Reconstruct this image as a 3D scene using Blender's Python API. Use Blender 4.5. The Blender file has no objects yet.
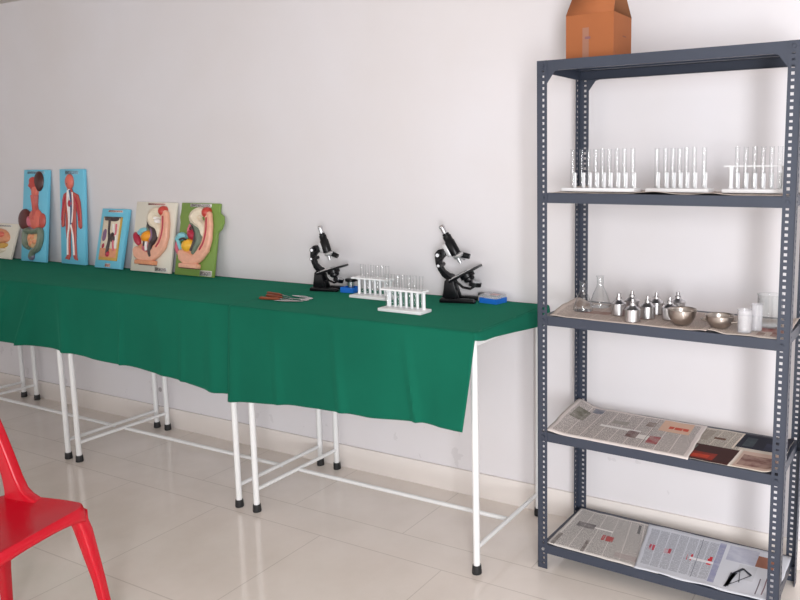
import bpy, bmesh, math, random
from mathutils import Vector, Matrix, noise
random.seed(7)
SC = bpy.context.scene
COL = SC.collection
PI = math.pi

# ------------------------------------------------------------------ materials
def lin(c):
    return tuple((v/255/12.92) if v/255 <= .04045 else ((v/255+.055)/1.055)**2.4 for v in c)+(1,)

def new_mat(name):
    m = bpy.data.materials.new(name); m.use_nodes = True
    nt = m.node_tree
    return m, nt, nt.nodes['Principled BSDF']

def plain(name, rgb, rough=.5, metal=0, bump=0, bscale=60, var=0, vscale=8, coat=0, sheen=0, spec=None, trans=0, sheen_tint=None):
    m, nt, b = new_mat(name)
    b.inputs['Base Color'].default_value = lin(rgb)
    b.inputs['Roughness'].default_value = rough
    b.inputs['Metallic'].default_value = metal
    b.inputs['Coat Weight'].default_value = coat
    b.inputs['Sheen Weight'].default_value = sheen
    if sheen_tint: b.inputs['Sheen Tint'].default_value = lin(sheen_tint)
    b.inputs['Transmission Weight'].default_value = trans
    if spec is not None: b.inputs['Specular IOR Level'].default_value = spec
    tc = nt.nodes.new('ShaderNodeTexCoord')
    if var:
        n = nt.nodes.new('ShaderNodeTexNoise'); n.inputs['Scale'].default_value = vscale; n.inputs['Detail'].default_value = 4
        nt.links.new(tc.outputs['Object'], n.inputs['Vector'])
        r = nt.nodes.new('ShaderNodeMapRange'); r.inputs[1].default_value = .3; r.inputs[2].default_value = .7
        r.inputs[3].default_value = 1-var; r.inputs[4].default_value = 1+var
        nt.links.new(n.outputs['Fac'], r.inputs[0])
        mx = nt.nodes.new('ShaderNodeVectorMath'); mx.operation = 'SCALE'
        mx.inputs[0].default_value = lin(rgb)[:3]
        nt.links.new(r.outputs[0], mx.inputs['Scale']); nt.links.new(mx.outputs[0], b.inputs['Base Color'])
    if bump:
        n = nt.nodes.new('ShaderNodeTexNoise'); n.inputs['Scale'].default_value = bscale; n.inputs['Detail'].default_value = 5
        nt.links.new(tc.outputs['Object'], n.inputs['Vector'])
        bp = nt.nodes.new('ShaderNodeBump'); bp.inputs['Strength'].default_value = bump; bp.inputs['Distance'].default_value = .004
        nt.links.new(n.outputs['Fac'], bp.inputs['Height']); nt.links.new(bp.outputs[0], b.inputs['Normal'])
    return m

def nmath(nt, op, a, b=None, clamp=False):
    n = nt.nodes.new('ShaderNodeMath'); n.operation = op; n.use_clamp = clamp
    for i, v in enumerate((a, b)):
        if v is None: continue
        if isinstance(v, (int, float)): n.inputs[i].default_value = v
        else: nt.links.new(v, n.inputs[i])
    return n.outputs[0]

def glass_mat(name, tint=(.97, .98, .98), edge=(.55, .58, .6), refl=1.0, milk=0):
    m, nt, b = new_mat(name); nt.nodes.remove(b)
    out = nt.nodes['Material Output']
    lw = nt.nodes.new('ShaderNodeLayerWeight'); lw.inputs['Blend'].default_value = .35
    mc = nt.nodes.new('ShaderNodeMix'); mc.data_type = 'RGBA'
    mc.inputs[6].default_value = tint+(1,); mc.inputs[7].default_value = edge+(1,)
    pw = nt.nodes.new('ShaderNodeMath'); pw.operation = 'POWER'; pw.inputs[1].default_value = 2.0
    nt.links.new(lw.outputs['Facing'], pw.inputs[0]); nt.links.new(pw.outputs[0], mc.inputs[0])
    t = nt.nodes.new('ShaderNodeBsdfTransparent'); nt.links.new(mc.outputs[2], t.inputs['Color'])
    g = nt.nodes.new('ShaderNodeBsdfGlossy'); g.inputs['Roughness'].default_value = .04
    lf = nt.nodes.new('ShaderNodeLayerWeight'); lf.inputs['Blend'].default_value = .5
    fr = nmath(nt, 'ADD', nmath(nt, 'MULTIPLY', nmath(nt, 'POWER', lf.outputs['Facing'], 5.0), .9), .05)
    ml = nmath(nt, 'MULTIPLY', fr, refl, True)
    ms = nt.nodes.new('ShaderNodeMixShader')
    nt.links.new(ml, ms.inputs[0]); nt.links.new(t.outputs[0], ms.inputs[1]); nt.links.new(g.outputs[0], ms.inputs[2])
    res = ms.outputs[0]
    if milk:
        df = nt.nodes.new('ShaderNodeBsdfDiffuse'); df.inputs['Color'].default_value = (.85, .85, .87, 1)
        m2 = nt.nodes.new('ShaderNodeMixShader'); m2.inputs[0].default_value = milk
        nt.links.new(res, m2.inputs[1]); nt.links.new(df.outputs[0], m2.inputs[2]); res = m2.outputs[0]
    nt.links.new(res, out.inputs['Surface'])
    return m

def print_mat(name, paper, blocks, rough=.75):
    """printed paper: blocks = (u0,v0,u1,v1,rgb,kind) with kind text / head / solid / photo"""
    m, nt, b = new_mat(name)
    b.inputs['Roughness'].default_value = rough; b.inputs['Specular IOR Level'].default_value = .25
    tc = nt.nodes.new('ShaderNodeTexCoord'); sp = nt.nodes.new('ShaderNodeSeparateXYZ')
    nt.links.new(tc.outputs['UV'], sp.inputs[0]); U, V = sp.outputs[0], sp.outputs[1]
    cur = None
    base = nt.nodes.new('ShaderNodeRGB'); base.outputs[0].default_value = lin(paper); cur = base.outputs[0]
    def noise2(su, sv, det=2):
        mp = nt.nodes.new('ShaderNodeMapping'); mp.inputs['Scale'].default_value = (su, sv, 1)
        nt.links.new(tc.outputs['UV'], mp.inputs['Vector'])
        n = nt.nodes.new('ShaderNodeTexNoise'); n.inputs['Scale'].default_value = 1; n.inputs['Detail'].default_value = det
        nt.links.new(mp.outputs[0], n.inputs['Vector']); return n.outputs['Fac']
    lines = nmath(nt, 'LESS_THAN', nmath(nt, 'FRACT', nmath(nt, 'MULTIPLY', V, 62.0)), .55)
    words = nmath(nt, 'GREATER_THAN', noise2(150, 63), .42)
    textm = nmath(nt, 'MULTIPLY', lines, words)
    headw = nmath(nt, 'GREATER_THAN', noise2(60, 3, 1), .45)
    ph = noise2(14, 10, 4)
    for (u0, v0, u1, v1, rgb, kind) in blocks:
        mk = nmath(nt, 'MULTIPLY', nmath(nt, 'MULTIPLY', nmath(nt, 'GREATER_THAN', U, u0), nmath(nt, 'LESS_THAN', U, u1)),
                   nmath(nt, 'MULTIPLY', nmath(nt, 'GREATER_THAN', V, v0), nmath(nt, 'LESS_THAN', V, v1)))
        if kind == 'text': mk = nmath(nt, 'MULTIPLY', mk, nmath(nt, 'MULTIPLY', textm, .8))
        elif kind == 'head': mk = nmath(nt, 'MULTIPLY', mk, headw)
        elif kind == 'photo':
            rr = nt.nodes.new('ShaderNodeMapRange'); rr.inputs[1].default_value = .35; rr.inputs[2].default_value = .6
            rr.inputs[3].default_value = 1.0; rr.inputs[4].default_value = .55
            nt.links.new(ph, rr.inputs[0]); mk = nmath(nt, 'MULTIPLY', mk, rr.outputs[0])
        mx = nt.nodes.new('ShaderNodeMix'); mx.data_type = 'RGBA'
        nt.links.new(mk, mx.inputs[0]); nt.links.new(cur, mx.inputs[6]); mx.inputs[7].default_value = lin(rgb)
        cur = mx.outputs[2]
    nt.links.new(cur, b.inputs['Base Color'])
    return m

# ------------------------------------------------------------------ mesh building
class MB:
    def __init__(self):
        self.bm = bmesh.new(); self.uv = self.bm.loops.layers.uv.new('UVMap')
    def face(self, vs):
        try: return self.bm.faces.new(vs)
        except ValueError: return None
    def box(self, x0, x1, y0, y1, z0, z1, bev=0, M=None, seg=2):
        t = bmesh.new(); bmesh.ops.create_cube(t, size=1)
        for v in t.verts: v.co = Vector(((x0+x1)/2+v.co.x*(x1-x0), (y0+y1)/2+v.co.y*(y1-y0), (z0+z1)/2+v.co.z*(z1-z0)))
        if bev: bmesh.ops.bevel(t, geom=t.edges[:], offset=bev, segments=seg, affect='EDGES', profile=.5)
        self.merge(t, M); return self
    def merge(self, t, M=None):
        mp = {}
        for v in t.verts: mp[v] = self.bm.verts.new(M @ v.co if M else v.co)
        for f in t.faces: self.face([mp[v] for v in f.verts])
        t.free()
    def ring(self, c, ax, r, n, ry=None, ref=None):
        ax = Vector(ax).normalized()
        ref = Vector(ref) if ref else (Vector((0, 0, 1)) if abs(ax.z) < .9 else Vector((1, 0, 0)))
        a = ax.cross(ref).normalized(); b = ax.cross(a).normalized()
        ry = r if ry is None else ry
        return [self.bm.verts.new(Vector(c)+a*(r*math.cos(2*PI*i/n))+b*(ry*math.sin(2*PI*i/n))) for i in range(n)]
    def bridge(self, A, B):
        n = len(A)
        for i in range(n): self.face([A[i], A[(i+1) % n], B[(i+1) % n], B[i]])
    def cyl(self, p0, p1, r0, r1=None, n=14, cap=True):
        r1 = r0 if r1 is None else r1; ax = Vector(p1)-Vector(p0)
        A = self.ring(p0, ax, r0, n); B = self.ring(p1, ax, r1, n); self.bridge(A, B)
        if cap: self.face(A[::-1]); self.face(B)
        return self
    def tube(self, pts, rads, n=10, cap=True, flat=1.0, ref=None):
        pts = [Vector(p) for p in pts]; rings = []
        if isinstance(rads, (int, float)): rads = [rads]*len(pts)
        for i, p in enumerate(pts):
            d = (pts[min(i+1, len(pts)-1)]-pts[max(i-1, 0)])
            rings.append(self.ring(p, d, rads[i], n, rads[i]*flat, ref=ref))
        for a, b in zip(rings, rings[1:]): self.bridge(a, b)
        if cap: self.face(rings[0][::-1]); self.face(rings[-1])
        return self
    def lathe(self, prof, c=(0, 0, 0), n=28):
        """profile of (r,z) from bottom to top; r=0 closes"""
        rings = []
        for r, z in prof:
            if r < 1e-6: rings.append([self.bm.verts.new((c[0], c[1], c[2]+z))])
            else: rings.append([self.bm.verts.new((c[0]+r*math.cos(2*PI*i/n), c[1]+r*math.sin(2*PI*i/n), c[2]+z)) for i in range(n)])
        for a, b in zip(rings, rings[1:]):
            if len(a) == 1 and len(b) == 1: continue
            if len(a) == 1:
                for i in range(n): self.face([a[0], b[(i+1) % n], b[i]])
            elif len(b) == 1:
                for i in range(n): self.face([a[i], a[(i+1) % n], b[0]])
            else: self.bridge(a, b)
        return self
    def ell(self, c, r, M=None, seg=16):
        t = bmesh.new(); bmesh.ops.create_uvsphere(t, u_segments=seg, v_segments=seg//2+2, radius=1)
        for v in t.verts: v.co = Vector((v.co.x*r[0], v.co.y*r[1], v.co.z*r[2]))
        T = Matrix.Translation(c)
        self.merge(t, T @ M if M else T); return self
    def grid(self, f, nu, nv):
        vs = [[self.bm.verts.new(f(i/nu, j/nv)) for j in range(nv+1)] for i in range(nu+1)]
        for i in range(nu):
            for j in range(nv):
                fc = self.face([vs[i][j], vs[i+1][j], vs[i+1][j+1], vs[i][j+1]])
                if fc:
                    for l, (a, b) in zip(fc.loops, ((i, j), (i+1, j), (i+1, j+1), (i, j+1))): l[self.uv].uv = (a/nu, b/nv)
        return self
    def prism(self, pts, y0, y1, M=None, bev=0):
        """outline in x,z extruded along y"""
        t = bmesh.new()
        f = t.faces.new([t.verts.new((p[0], y0, p[1])) for p in pts])
        r = bmesh.ops.extrude_face_region(t, geom=[f])
        for v in r['geom']:
            if isinstance(v, bmesh.types.BMVert): v.co.y = y1
        if bev: bmesh.ops.bevel(t, geom=t.edges[:], offset=bev, segments=2, affect='EDGES', profile=.5)
        bmesh.ops.recalc_face_normals(t, faces=t.faces[:])
        self.merge(t, M); return self
    def build(self, name, mat, parent=None, ang=40, solid=0, soff=-1, subd=0, recalc=True, merge=0):
        bm = self.bm
        if merge: bmesh.ops.remove_doubles(bm, verts=bm.verts[:], dist=merge)
        if recalc: bmesh.ops.recalc_face_normals(bm, faces=bm.faces[:])
        for f in bm.faces: f.smooth = True
        for e in bm.edges:
            if len(e.link_faces) == 2 and e.calc_face_angle(0) > math.radians(ang): e.smooth = False
        me = bpy.data.meshes.new(name); bm.to_mesh(me); bm.free()
        o = bpy.data.objects.new(name, me); COL.objects.link(o)
        me.materials.append(mat)
        if parent: o.parent = parent
        if subd:
            s = o.modifiers.new('subd', 'SUBSURF'); s.levels = s.render_levels = subd
        if solid:
            s = o.modifiers.new('solid', 'SOLIDIFY'); s.thickness = solid; s.offset = soff
        return o

def tag(o, label, cat, group=None):
    o['label'] = label; o['category'] = cat
    if group: o['group'] = group
    return o
def empty(name, loc, label, cat, group=None, rz=0, rx=0):
    o = bpy.data.objects.new(name, None); COL.objects.link(o)
    o.empty_display_size = .05; o.location = loc; o.rotation_euler = (rx, 0, rz)
    return tag(o, label, cat, group)
def structure(o): o['kind'] = 'structure'; return o
def dup(root, loc, rz, label, group=None):
    r = root.copy(); COL.objects.link(r); r.location = loc; r.rotation_euler = (0, 0, rz); r['label'] = label
    if group: r['group'] = group
    for ch in list(root.children):
        c = ch.copy(); COL.objects.link(c); c.parent = r
        for g in list(ch.children):
            d = g.copy(); COL.objects.link(d); d.parent = c
    return r
def smoothstep(a, b, x):
    t = max(0, min(1, (x-a)/(b-a))); return t*t*(3-2*t)
def interp(tab, x):
    if x <= tab[0][0]: return tab[0][1]
    for (a, b), (c, d) in zip(tab, tab[1:]):
        if x <= c: return b+(d-b)*(x-a)/(c-a)
    return tab[-1][1]
ORD = ['first', 'second', 'third', 'fourth', 'fifth', 'sixth', 'seventh', 'eighth', 'ninth']

# ------------------------------------------------------------------ palette
M_steel_white = plain('white enamel steel', (226, 226, 226), .35)
M_rubber = plain('black rubber', (28, 28, 30), .6)
M_ply = plain('white laminate board', (222, 220, 216), .5)
M_slate = plain('blue grey enamel steel', (52, 58, 72), .42, bump=.02, var=.05)
M_bolt = plain('zinc bolt', (170, 172, 176), .35, .8)
M_cloth = plain('green cotton cloth', (20, 95, 75), .9, bump=.12, bscale=26, var=.07, vscale=3, spec=.06, sheen=.16, sheen_tint=(90, 220, 180))
M_glass = glass_mat('clear lab glass', (.97, .98, .98), (.5, .53, .55), 1.8)
M_tube = glass_mat('test tube glass', (.985, .99, .99), (.42, .46, .5), 1.1)
M_plastic_white = plain('white polypropylene', (236, 236, 238), .4)
M_plastic_clear = glass_mat('milky clear plastic', (.96, .96, .97), (.75, .75, .78), 1.2, .22)
M_black = plain('black enamel', (11, 11, 15), .3, spec=.25)
M_chrome = plain('chrome', (205, 206, 210), .18, 1)
M_satin = plain('satin aluminium', (198, 198, 200), .42, .7)
M_plate = plain('pale stage plate', (214, 214, 216), .4, .2)
M_steel = plain('stainless steel', (206, 204, 205), .3, 1, bump=.03, bscale=90)
M_bowlsteel = plain('brushed stainless steel', (178, 170, 164), .28, 1, bump=.04, bscale=120)
M_blue_plastic = plain('blue plastic', (26, 108, 205), .35)
M_cardboard = plain('brown cardboard', (158, 92, 52), .85, bump=.05, bscale=40, var=.06)
M_cardboard_in = plain('cardboard inside', (132, 84, 54), .9)
M_tape = plain('packing tape', (150, 104, 84), .4)
M_red_plastic = plain('red moulded plastic', (192, 10, 34), .26, spec=.5)
M_wood = plain('brown varnished wood', (128, 62, 34), .45, var=.15, vscale=40)

# ------------------------------------------------------------------ room
def wall_material():
    m, nt, b = new_mat('white painted plaster')
    b.inputs['Roughness'].default_value = .7; b.inputs['Specular IOR Level'].default_value = .25
    tc = nt.nodes.new('ShaderNodeTexCoord')
    n = nt.nodes.new('ShaderNodeTexNoise'); n.inputs['Scale'].default_value = 1.3; n.inputs['Detail'].default_value = 6
    nt.links.new(tc.outputs['Object'], n.inputs['Vector'])
    cr = nt.nodes.new('ShaderNodeValToRGB')
    cr.color_ramp.elements[0].position = .3; cr.color_ramp.elements[0].color = lin((216, 211, 212))
    cr.color_ramp.elements[1].position = .7; cr.color_ramp.elements[1].color = lin((221, 218, 222))
    nt.links.new(n.outputs['Fac'], cr.inputs[0])
    # faint scuffs low on the wall and a small dark hole
    sc = nt.nodes.new('ShaderNodeTexNoise'); sc.inputs['Scale'].default_value = 9; sc.inputs['Detail'].default_value = 8
    nt.links.new(tc.outputs['Object'], sc.inputs['Vector'])
    sp = nt.nodes.new('ShaderNodeSeparateXYZ'); nt.links.new(tc.outputs['Object'], sp.inputs[0])
    low = nmath(nt, 'LESS_THAN', sp.outputs[2], .33)
    k = nmath(nt, 'MULTIPLY', nmath(nt, 'MULTIPLY', nmath(nt, 'GREATER_THAN', sc.outputs['Fac'], .66), low), .12)
    def spot(x, z, r):
        dx = nmath(nt, 'SUBTRACT', sp.outputs[0], x); dz = nmath(nt, 'SUBTRACT', sp.outputs[2], z)
        d = nmath(nt, 'ADD', nmath(nt, 'MULTIPLY', dx, dx), nmath(nt, 'MULTIPLY', dz, dz))
        return nmath(nt, 'MULTIPLY', nmath(nt, 'LESS_THAN', d, r*r), .6)
    for s in ((-2.62, .21, .014), (-.62, .335, .012), (-.60, .33, .008)): k = nmath(nt, 'MAXIMUM', k, spot(*s))
    mx = nt.nodes.new('ShaderNodeMix'); mx.data_type = 'RGBA'
    nt.links.new(k, mx.inputs[0]); nt.links.new(cr.outputs[0], mx.inputs[6]); mx.inputs[7].default_value = lin((120, 112, 112))
    nt.links.new(mx.outputs[2], b.inputs['Base Color'])
    bp = nt.nodes.new('ShaderNodeBump'); bp.inputs['Strength'].default_value = .06; bp.inputs['Distance'].default_value = .004
    n2 = nt.nodes.new('ShaderNodeTexNoise'); n2.inputs['Scale'].default_value = 5; n2.inputs['Detail'].default_value = 6
    nt.links.new(tc.outputs['Object'], n2.inputs['Vector']); nt.links.new(n2.outputs['Fac'], bp.inputs['Height'])
    nt.links.new(bp.outputs[0], b.inputs['Normal'])
    return m

def floor_material():
    m, nt, b = new_mat('glossy beige floor tile')
    tc = nt.nodes.new('ShaderNodeTexCoord'); sp = nt.nodes.new('ShaderNodeSeparateXYZ')
    nt.links.new(tc.outputs['Object'], sp.inputs[0]); X, Y = sp.outputs[0], sp.outputs[1]
    P = .583; g = .0022
    def joint(v, off):  # 1 on a joint
        f = nmath(nt, 'FRACT', nmath(nt, 'ADD', nmath(nt, 'DIVIDE', nmath(nt, 'SUBTRACT', v, off), P), 50.0))
        d = nmath(nt, 'MINIMUM', f, nmath(nt, 'SUBTRACT', 1.0, f))
        return nmath(nt, 'LESS_THAN', d, g/P)
    near = nmath(nt, 'LESS_THAN', Y, -.602)       # rows towards the viewer
    far = nmath(nt, 'GREATER_THAN', Y, -.44)      # row along the wall
    jx = nmath(nt, 'MAXIMUM', nmath(nt, 'MULTIPLY', joint(X, -.307), near), nmath(nt, 'MULTIPLY', joint(X, -1.183), far))
    jy = nmath(nt, 'MULTIPLY', joint(Y, -.602), nmath(nt, 'LESS_THAN', Y, -.55))
    strip = nmath(nt, 'LESS_THAN', nmath(nt, 'ABSOLUTE', nmath(nt, 'ADD', Y, .44)), g)
    j = nmath(nt, 'MAXIMUM', nmath(nt, 'MAXIMUM', jx, jy), strip)
    n = nt.nodes.new('ShaderNodeTexNoise'); n.inputs['Scale'].default_value = 3.5; n.inputs['Detail'].default_value = 8; n.inputs['Roughness'].default_value = .6
    nt.links.new(tc.outputs['Object'], n.inputs['Vector'])
    cr = nt.nodes.new('ShaderNodeValToRGB')
    cr.color_ramp.elements[0].position = .35; cr.color_ramp.elements[0].color = lin((228, 218, 210))
    cr.color_ramp.elements[1].position = .65; cr.color_ramp.elements[1].color = lin((236, 227, 220))
    nt.links.new(n.outputs['Fac'], cr.inputs[0])
    mx = nt.nodes.new('ShaderNodeMix'); mx.data_type = 'RGBA'
    nt.links.new(nmath(nt, 'MULTIPLY', j, .32), mx.inputs[0]); nt.links.new(cr.outputs[0], mx.inputs[6]); mx.inputs[7].default_value = lin((150, 138, 128))
    nt.links.new(mx.outputs[2], b.inputs['Base Color'])
    b.inputs['Roughness'].default_value = .10; b.inputs['Specular IOR Level'].default_value = .75
    return m

M_wall = wall_material(); M_floor = floor_material()
M_ceil = plain('cream ceiling paint', (200, 194, 188), .8)
M_skirt = plain('cream skirting tile', (226, 218, 213), .25, var=.03, vscale=3)
CEIL = 2.475
structure(MB().box(-6.2, 4.2, -6.5, 0, -.1, 0).build('floor', M_floor))
structure(MB().box(-6.2, 4.2, 0, .15, -.1, CEIL+.1).build('wall_back', M_wall))
structure(MB().box(-6.35, -6.2, -6.5, .15, -.1, CEIL+.1).build('wall_left', M_wall))
structure(MB().box(-6.2, 4.2, -6.5, 0, CEIL, CEIL+.1).build('ceiling', M_ceil))
structure(MB().box(-6.2, 4.2, -.012, 0, 0, .1136, bev=.002).build('baseboard_back', M_skirt))

# ------------------------------------------------------------------ tables
TZ = .9035
def table(xl, xr, ll, lr, label):
    t = empty('lab_table', ((xl+xr)/2, -.30, 0), label, 'table', 'steel legged tables along the wall')
    ox, oy = (xl+xr)/2, -.30
    MB().box(xl-ox, xr-ox, -.574-oy, -.014-oy, TZ-.022, TZ, bev=.002).build('tabletop', M_ply, t)
    f = MB()
    for y in (-.56, -.043): f.box(ll-ox, lr-ox, y-.011-oy, y+.011-oy, TZ-.052, TZ-.022)
    for x in (ll, lr): f.box(x-.011-ox, x+.011-ox, -.56-oy, -.043-oy, TZ-.052, TZ-.022)
    f.build('apron', M_steel_white, t)
    for x in (ll, lr):
        for y in (-.56, -.043):
            l = MB().cyl((x-ox, y-oy, .006), (x-ox, y-oy, TZ-.03), .0128, n=16).build('leg', M_steel_white, t)
            MB().lathe([(0, 0), (.0175, 0), (.0185, .004), (.0165, .03), (.0158, .033), (.0128, .033)], (x-ox, y-oy, 0), 16).build('rubber_cap', M_rubber, l)
        MB().cyl((x-ox, -.56-oy, .098), (x-ox, -.043-oy, .098), .0088, n=12).build('side_stretcher', M_steel_white, t)
    MB().cyl((ll-ox, -.30-oy, .092), (lr-ox, -.30-oy, .092), .0088, n=12).build('long_stretcher', M_steel_white, t)
    return t
table(-1.333, -.160, -1.2826, -.1795, 'white steel-legged table at the right end, next to the metal rack')
table(-2.561, -1.337, -2.519, -1.388, 'white steel-legged table second from the metal rack, under left green cloth')
table(-3.830, -2.565, -3.766, -2.609, 'white steel-legged table third from the rack, far left behind the red chair')
table(-5.060, -3.834, -5.0, -3.907, 'white steel-legged table at the far left edge, only its right legs in view')

# ------------------------------------------------------------------ tablecloths
def cloth(name, x0, x1, ztop, yfront, hem, creases, waves, label, end=None, hemx=None, seed=0):
    m = MB(); R = .010; zr = ztop
    nx = int((x1-x0)/.012); rows = []
    ntop, nround, ndrop = 22, 6, 30
    total = ntop+nround+ndrop
    def f(s, t):
        x = x0+(x1-x0)*s; k = round(t*total)
        nz = noise.noise(Vector((x*2.2+seed, 0, 3.1)))
        if k <= ntop:
            y = -.010+(yfront+R+.010)*(k/ntop)
            z = ztop+.0011*noise.noise(Vector((x*6+seed, y*6, .3)))-.0007
            return (x, y, z)
        if k <= ntop+nround:
            a = (k-ntop)/nround*PI/2
            return (x, yfront+R-R*math.sin(a), ztop-R+R*math.cos(a)-.0006)
        d = (k-ntop-nround)/ndrop
        zb = interp(hem, x); z0 = ztop-R
        z = z0+(zb-z0)*d
        y = yfront-.012*d
        for (xc, slope, amp, w) in creases:
            y -= .85*amp*(d**.7)*math.exp(-((x-xc-slope*d)/w)**2)
        for (fr, ph, amp) in waves:
            y -= amp*(d**1.1)*(.5+.5*math.sin(2*PI*(x*fr+ph)+1.2*nz+.5*d))
        y -= .004*d*noise.noise(Vector((x*9+seed, z*5, 1.7)))
        xx = x
        if hemx: xx = x+hemx*d*smoothstep(x1-.25, x1, x)
        return (xx, y, z)
    m.grid(f, nx, total)
    if end:  # short overhang past the right end of the table
        def g(s, t):
            y = -.010+(yfront+R+.010)*s
            drop = end[0]+(end[1]-end[0])*(1-s)
            a = min(1, t*3); aa = a*PI/2
            dd = max(0, (t-1/3)/(2/3))
            x = x1+.010*math.sin(aa)+.010*dd
            z = ztop-.0007-.010*(1-math.cos(aa))-max(0, drop-.010)*dd + (.0011*noise.noise(Vector((x1*6+seed, y*6, .3))))*(1-t)
            y -= .004*math.sin(y*22)*dd
            if s > .85:   # wraps round the front corner
                ph = (s-.85)/.15*PI/2; off = x-x1+.004
                yc = -.010+(yfront+R+.010)*.94
                y = yc-(abs(yfront-yc)+.004*dd+.003)*math.sin(ph); x = x1-.004+off*math.cos(ph)
            return (x, y, z)
        m.grid(g, 30, 12)
    o = m.build(name, M_cloth, merge=.0004, solid=.0012, soff=-1)
    return tag(o, label, 'tablecloth', 'green cloths over the tables')

cloth('tablecloth', -4.75, -1.318, .9072, -.590,
      [(-4.7, .605), (-3.05, .584), (-2.59, .591), (-2.346, .583), (-1.993, .571), (-1.67, .551), (-1.409, .531), (-1.30, .533)],
      [(-3.08, -.16, .050, .045), (-2.93, -.20, .044, .035), (-2.72, -.12, .034, .03), (-2.52, .05, .026, .035), (-2.05, 0, .014, .012), (-1.80, .03, .008, .03), (-1.64, 0, .010, .015), (-1.46, .03, .018, .035), (-3.4, .06, .02, .05), (-3.8, .06, .02, .05), (-4.2, .06, .02, .05)],
      [(1.3, .1, .016), (2.9, .4, .007)],
      'long green cloth draped over the left tables, under the upright anatomy models', seed=4)
cloth('tablecloth', -1.347, -.152, .9085, -.5945,
      [(-1.347, .501), (-1.022, .528), (-.743, .542), (-.612, .542), (-.379, .557), (-.19, .551)],
      [(-1.325, 0, .018, .03), (-1.10, .03, .010, .018), (-.93, .0, .005, .05), (-.79, .05, .016, .02), (-.455, .06, .018, .016), (-.30, .03, .006, .04)],
      [(1.7, .3, .012), (3.6, .1, .004)],
      'green cloth over the right table, under the two black microscopes', end=(.025, .078), hemx=-.045, seed=11)
CZ = .9082

# ------------------------------------------------------------------ storage rack
RX, RY, RROT = 0.0, -.4181, -.0342
RM = Matrix.Translation((RX, RY, 0)) @ Matrix.Rotation(RROT, 4, 'Z')
W, D, H = .8555, .350, 1.83
LEV = [.094, .523, .951, 1.3835, 1.83]
rack = empty('storage_rack', (RX, RY, 0), 'tall blue-grey slotted-angle steel rack with five shelves at the right', 'shelf rack', rz=RROT)
def flange(m, org, du, F=.038, h0=.0185, h1=.0282, th=.002, dn=(0, 0, 0)):
    """strip of width F with one column of alternating holes, real thickness along dn"""
    du = Vector(du); dn = Vector(dn)*th; org = Vector(org)
    P = .0195; us = (0, h0, h1, F)
    zs = [0]; holes = []
    z = .012; i = 0
    while z+P < H:
        hh = .0092 if i % 3 else .0066
        a, b = z+(P-hh)/2, z+(P+hh)/2
        zs += [a, b]; holes.append((a, b)); z += P; i += 1
    zs.append(H)
    for side in (0, 1):
        vs = {(u, k): m.bm.verts.new(org+du*us[u]+Vector((0, 0, zs[k]))+dn*side) for u in range(4) for k in range(len(zs))}
        for k in range(len(zs)-1):
            for u in range(3):
                if u == 1 and k % 2 == 1: continue
                m.face([vs[u, k], vs[u+1, k], vs[u+1, k+1], vs[u, k+1]])
        if side == 0: v0 = vs
    for k in range(len(zs)-1):
        for u in (0, 3): m.face([v0[u, k], v0[u, k+1], vs[u, k+1], vs[u, k]])
        if k % 2 == 1:
            for a, b in (((1, k), (2, k)), ((2, k), (2, k+1)), ((2, k+1), (1, k+1)), ((1, k+1), (1, k))):
                m.face([v0[a], v0[b], vs[b], vs[a]])
for (px, sx) in ((0, 1), (W, -1)):
    for (py, sy) in ((0, 1), (D, -1)):
        m = MB()
        flange(m, (px, py, 0), (sx, 0, 0), dn=(0, sy, 0))
        flange(m, (px, py, 0), (0, sy, 0), dn=(sx, 0, 0))
        post = m.build('post', M_slate, rack, ang=20)
        for z in LEV:
            b = MB(); zz = z-.017
            b.cyl((px+sx*.0225, py-sy*.004, zz), (px+sx*.0225, py+sy*.0, zz), .0062, n=6)
            b.build('bolt', M_bolt if z < .2 else M_slate, post)
for i, z in enumerate(LEV):
    m = MB(); e = .0023; ex_ = .015; lip = .034; t = .0014
    if i == len(LEV)-1: ex_ = e
    m.box(ex_, W-ex_, e, D-e, z-t, z)
    m.box(ex_, W-ex_, e, e+t, z-lip, z-t); m.box(ex_, W-ex_, D-e-t, D-e, z-lip, z-t)
    m.box(ex_, ex_+t, e+t, D-e-t, z-lip, z-t); m.box(W-ex_-t, W-ex_, e+t, D-e-t, z-lip, z-t)
    m.box(e+t, W-e-t, e+t, e+.012, z-lip, z-lip+t); m.box(e+t, W-e-t, D-e-.012, D-e-t, z-lip, z-lip+t)
    for yy in (D*.36, D*.66): m.box(.05, W-.05, yy-.008, yy+.008, z-.012, z-t)
    m.build('shelf', M_slate, rack)
z = H
for (px, sx) in ((0, 1), (W, -1)):
    for (py, sy) in ((0, 1), (D, -1)):
        m = MB()
        y0 = py+sy*.0022
        pts = [(px+sx*.036, z-.03), (px+sx*.085, z-.033), (px+sx*.066, z-.038), (px+sx*.040, z-.072), (px+sx*.036, z-.078)]
        m.prism(pts, min(y0, y0+sy*.0015), max(y0, y0+sy*.0015))
        m.build('gusset', M_slate, rack)

def on_rack(x, y, z): return RM @ Vector((x, y, z))

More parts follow.
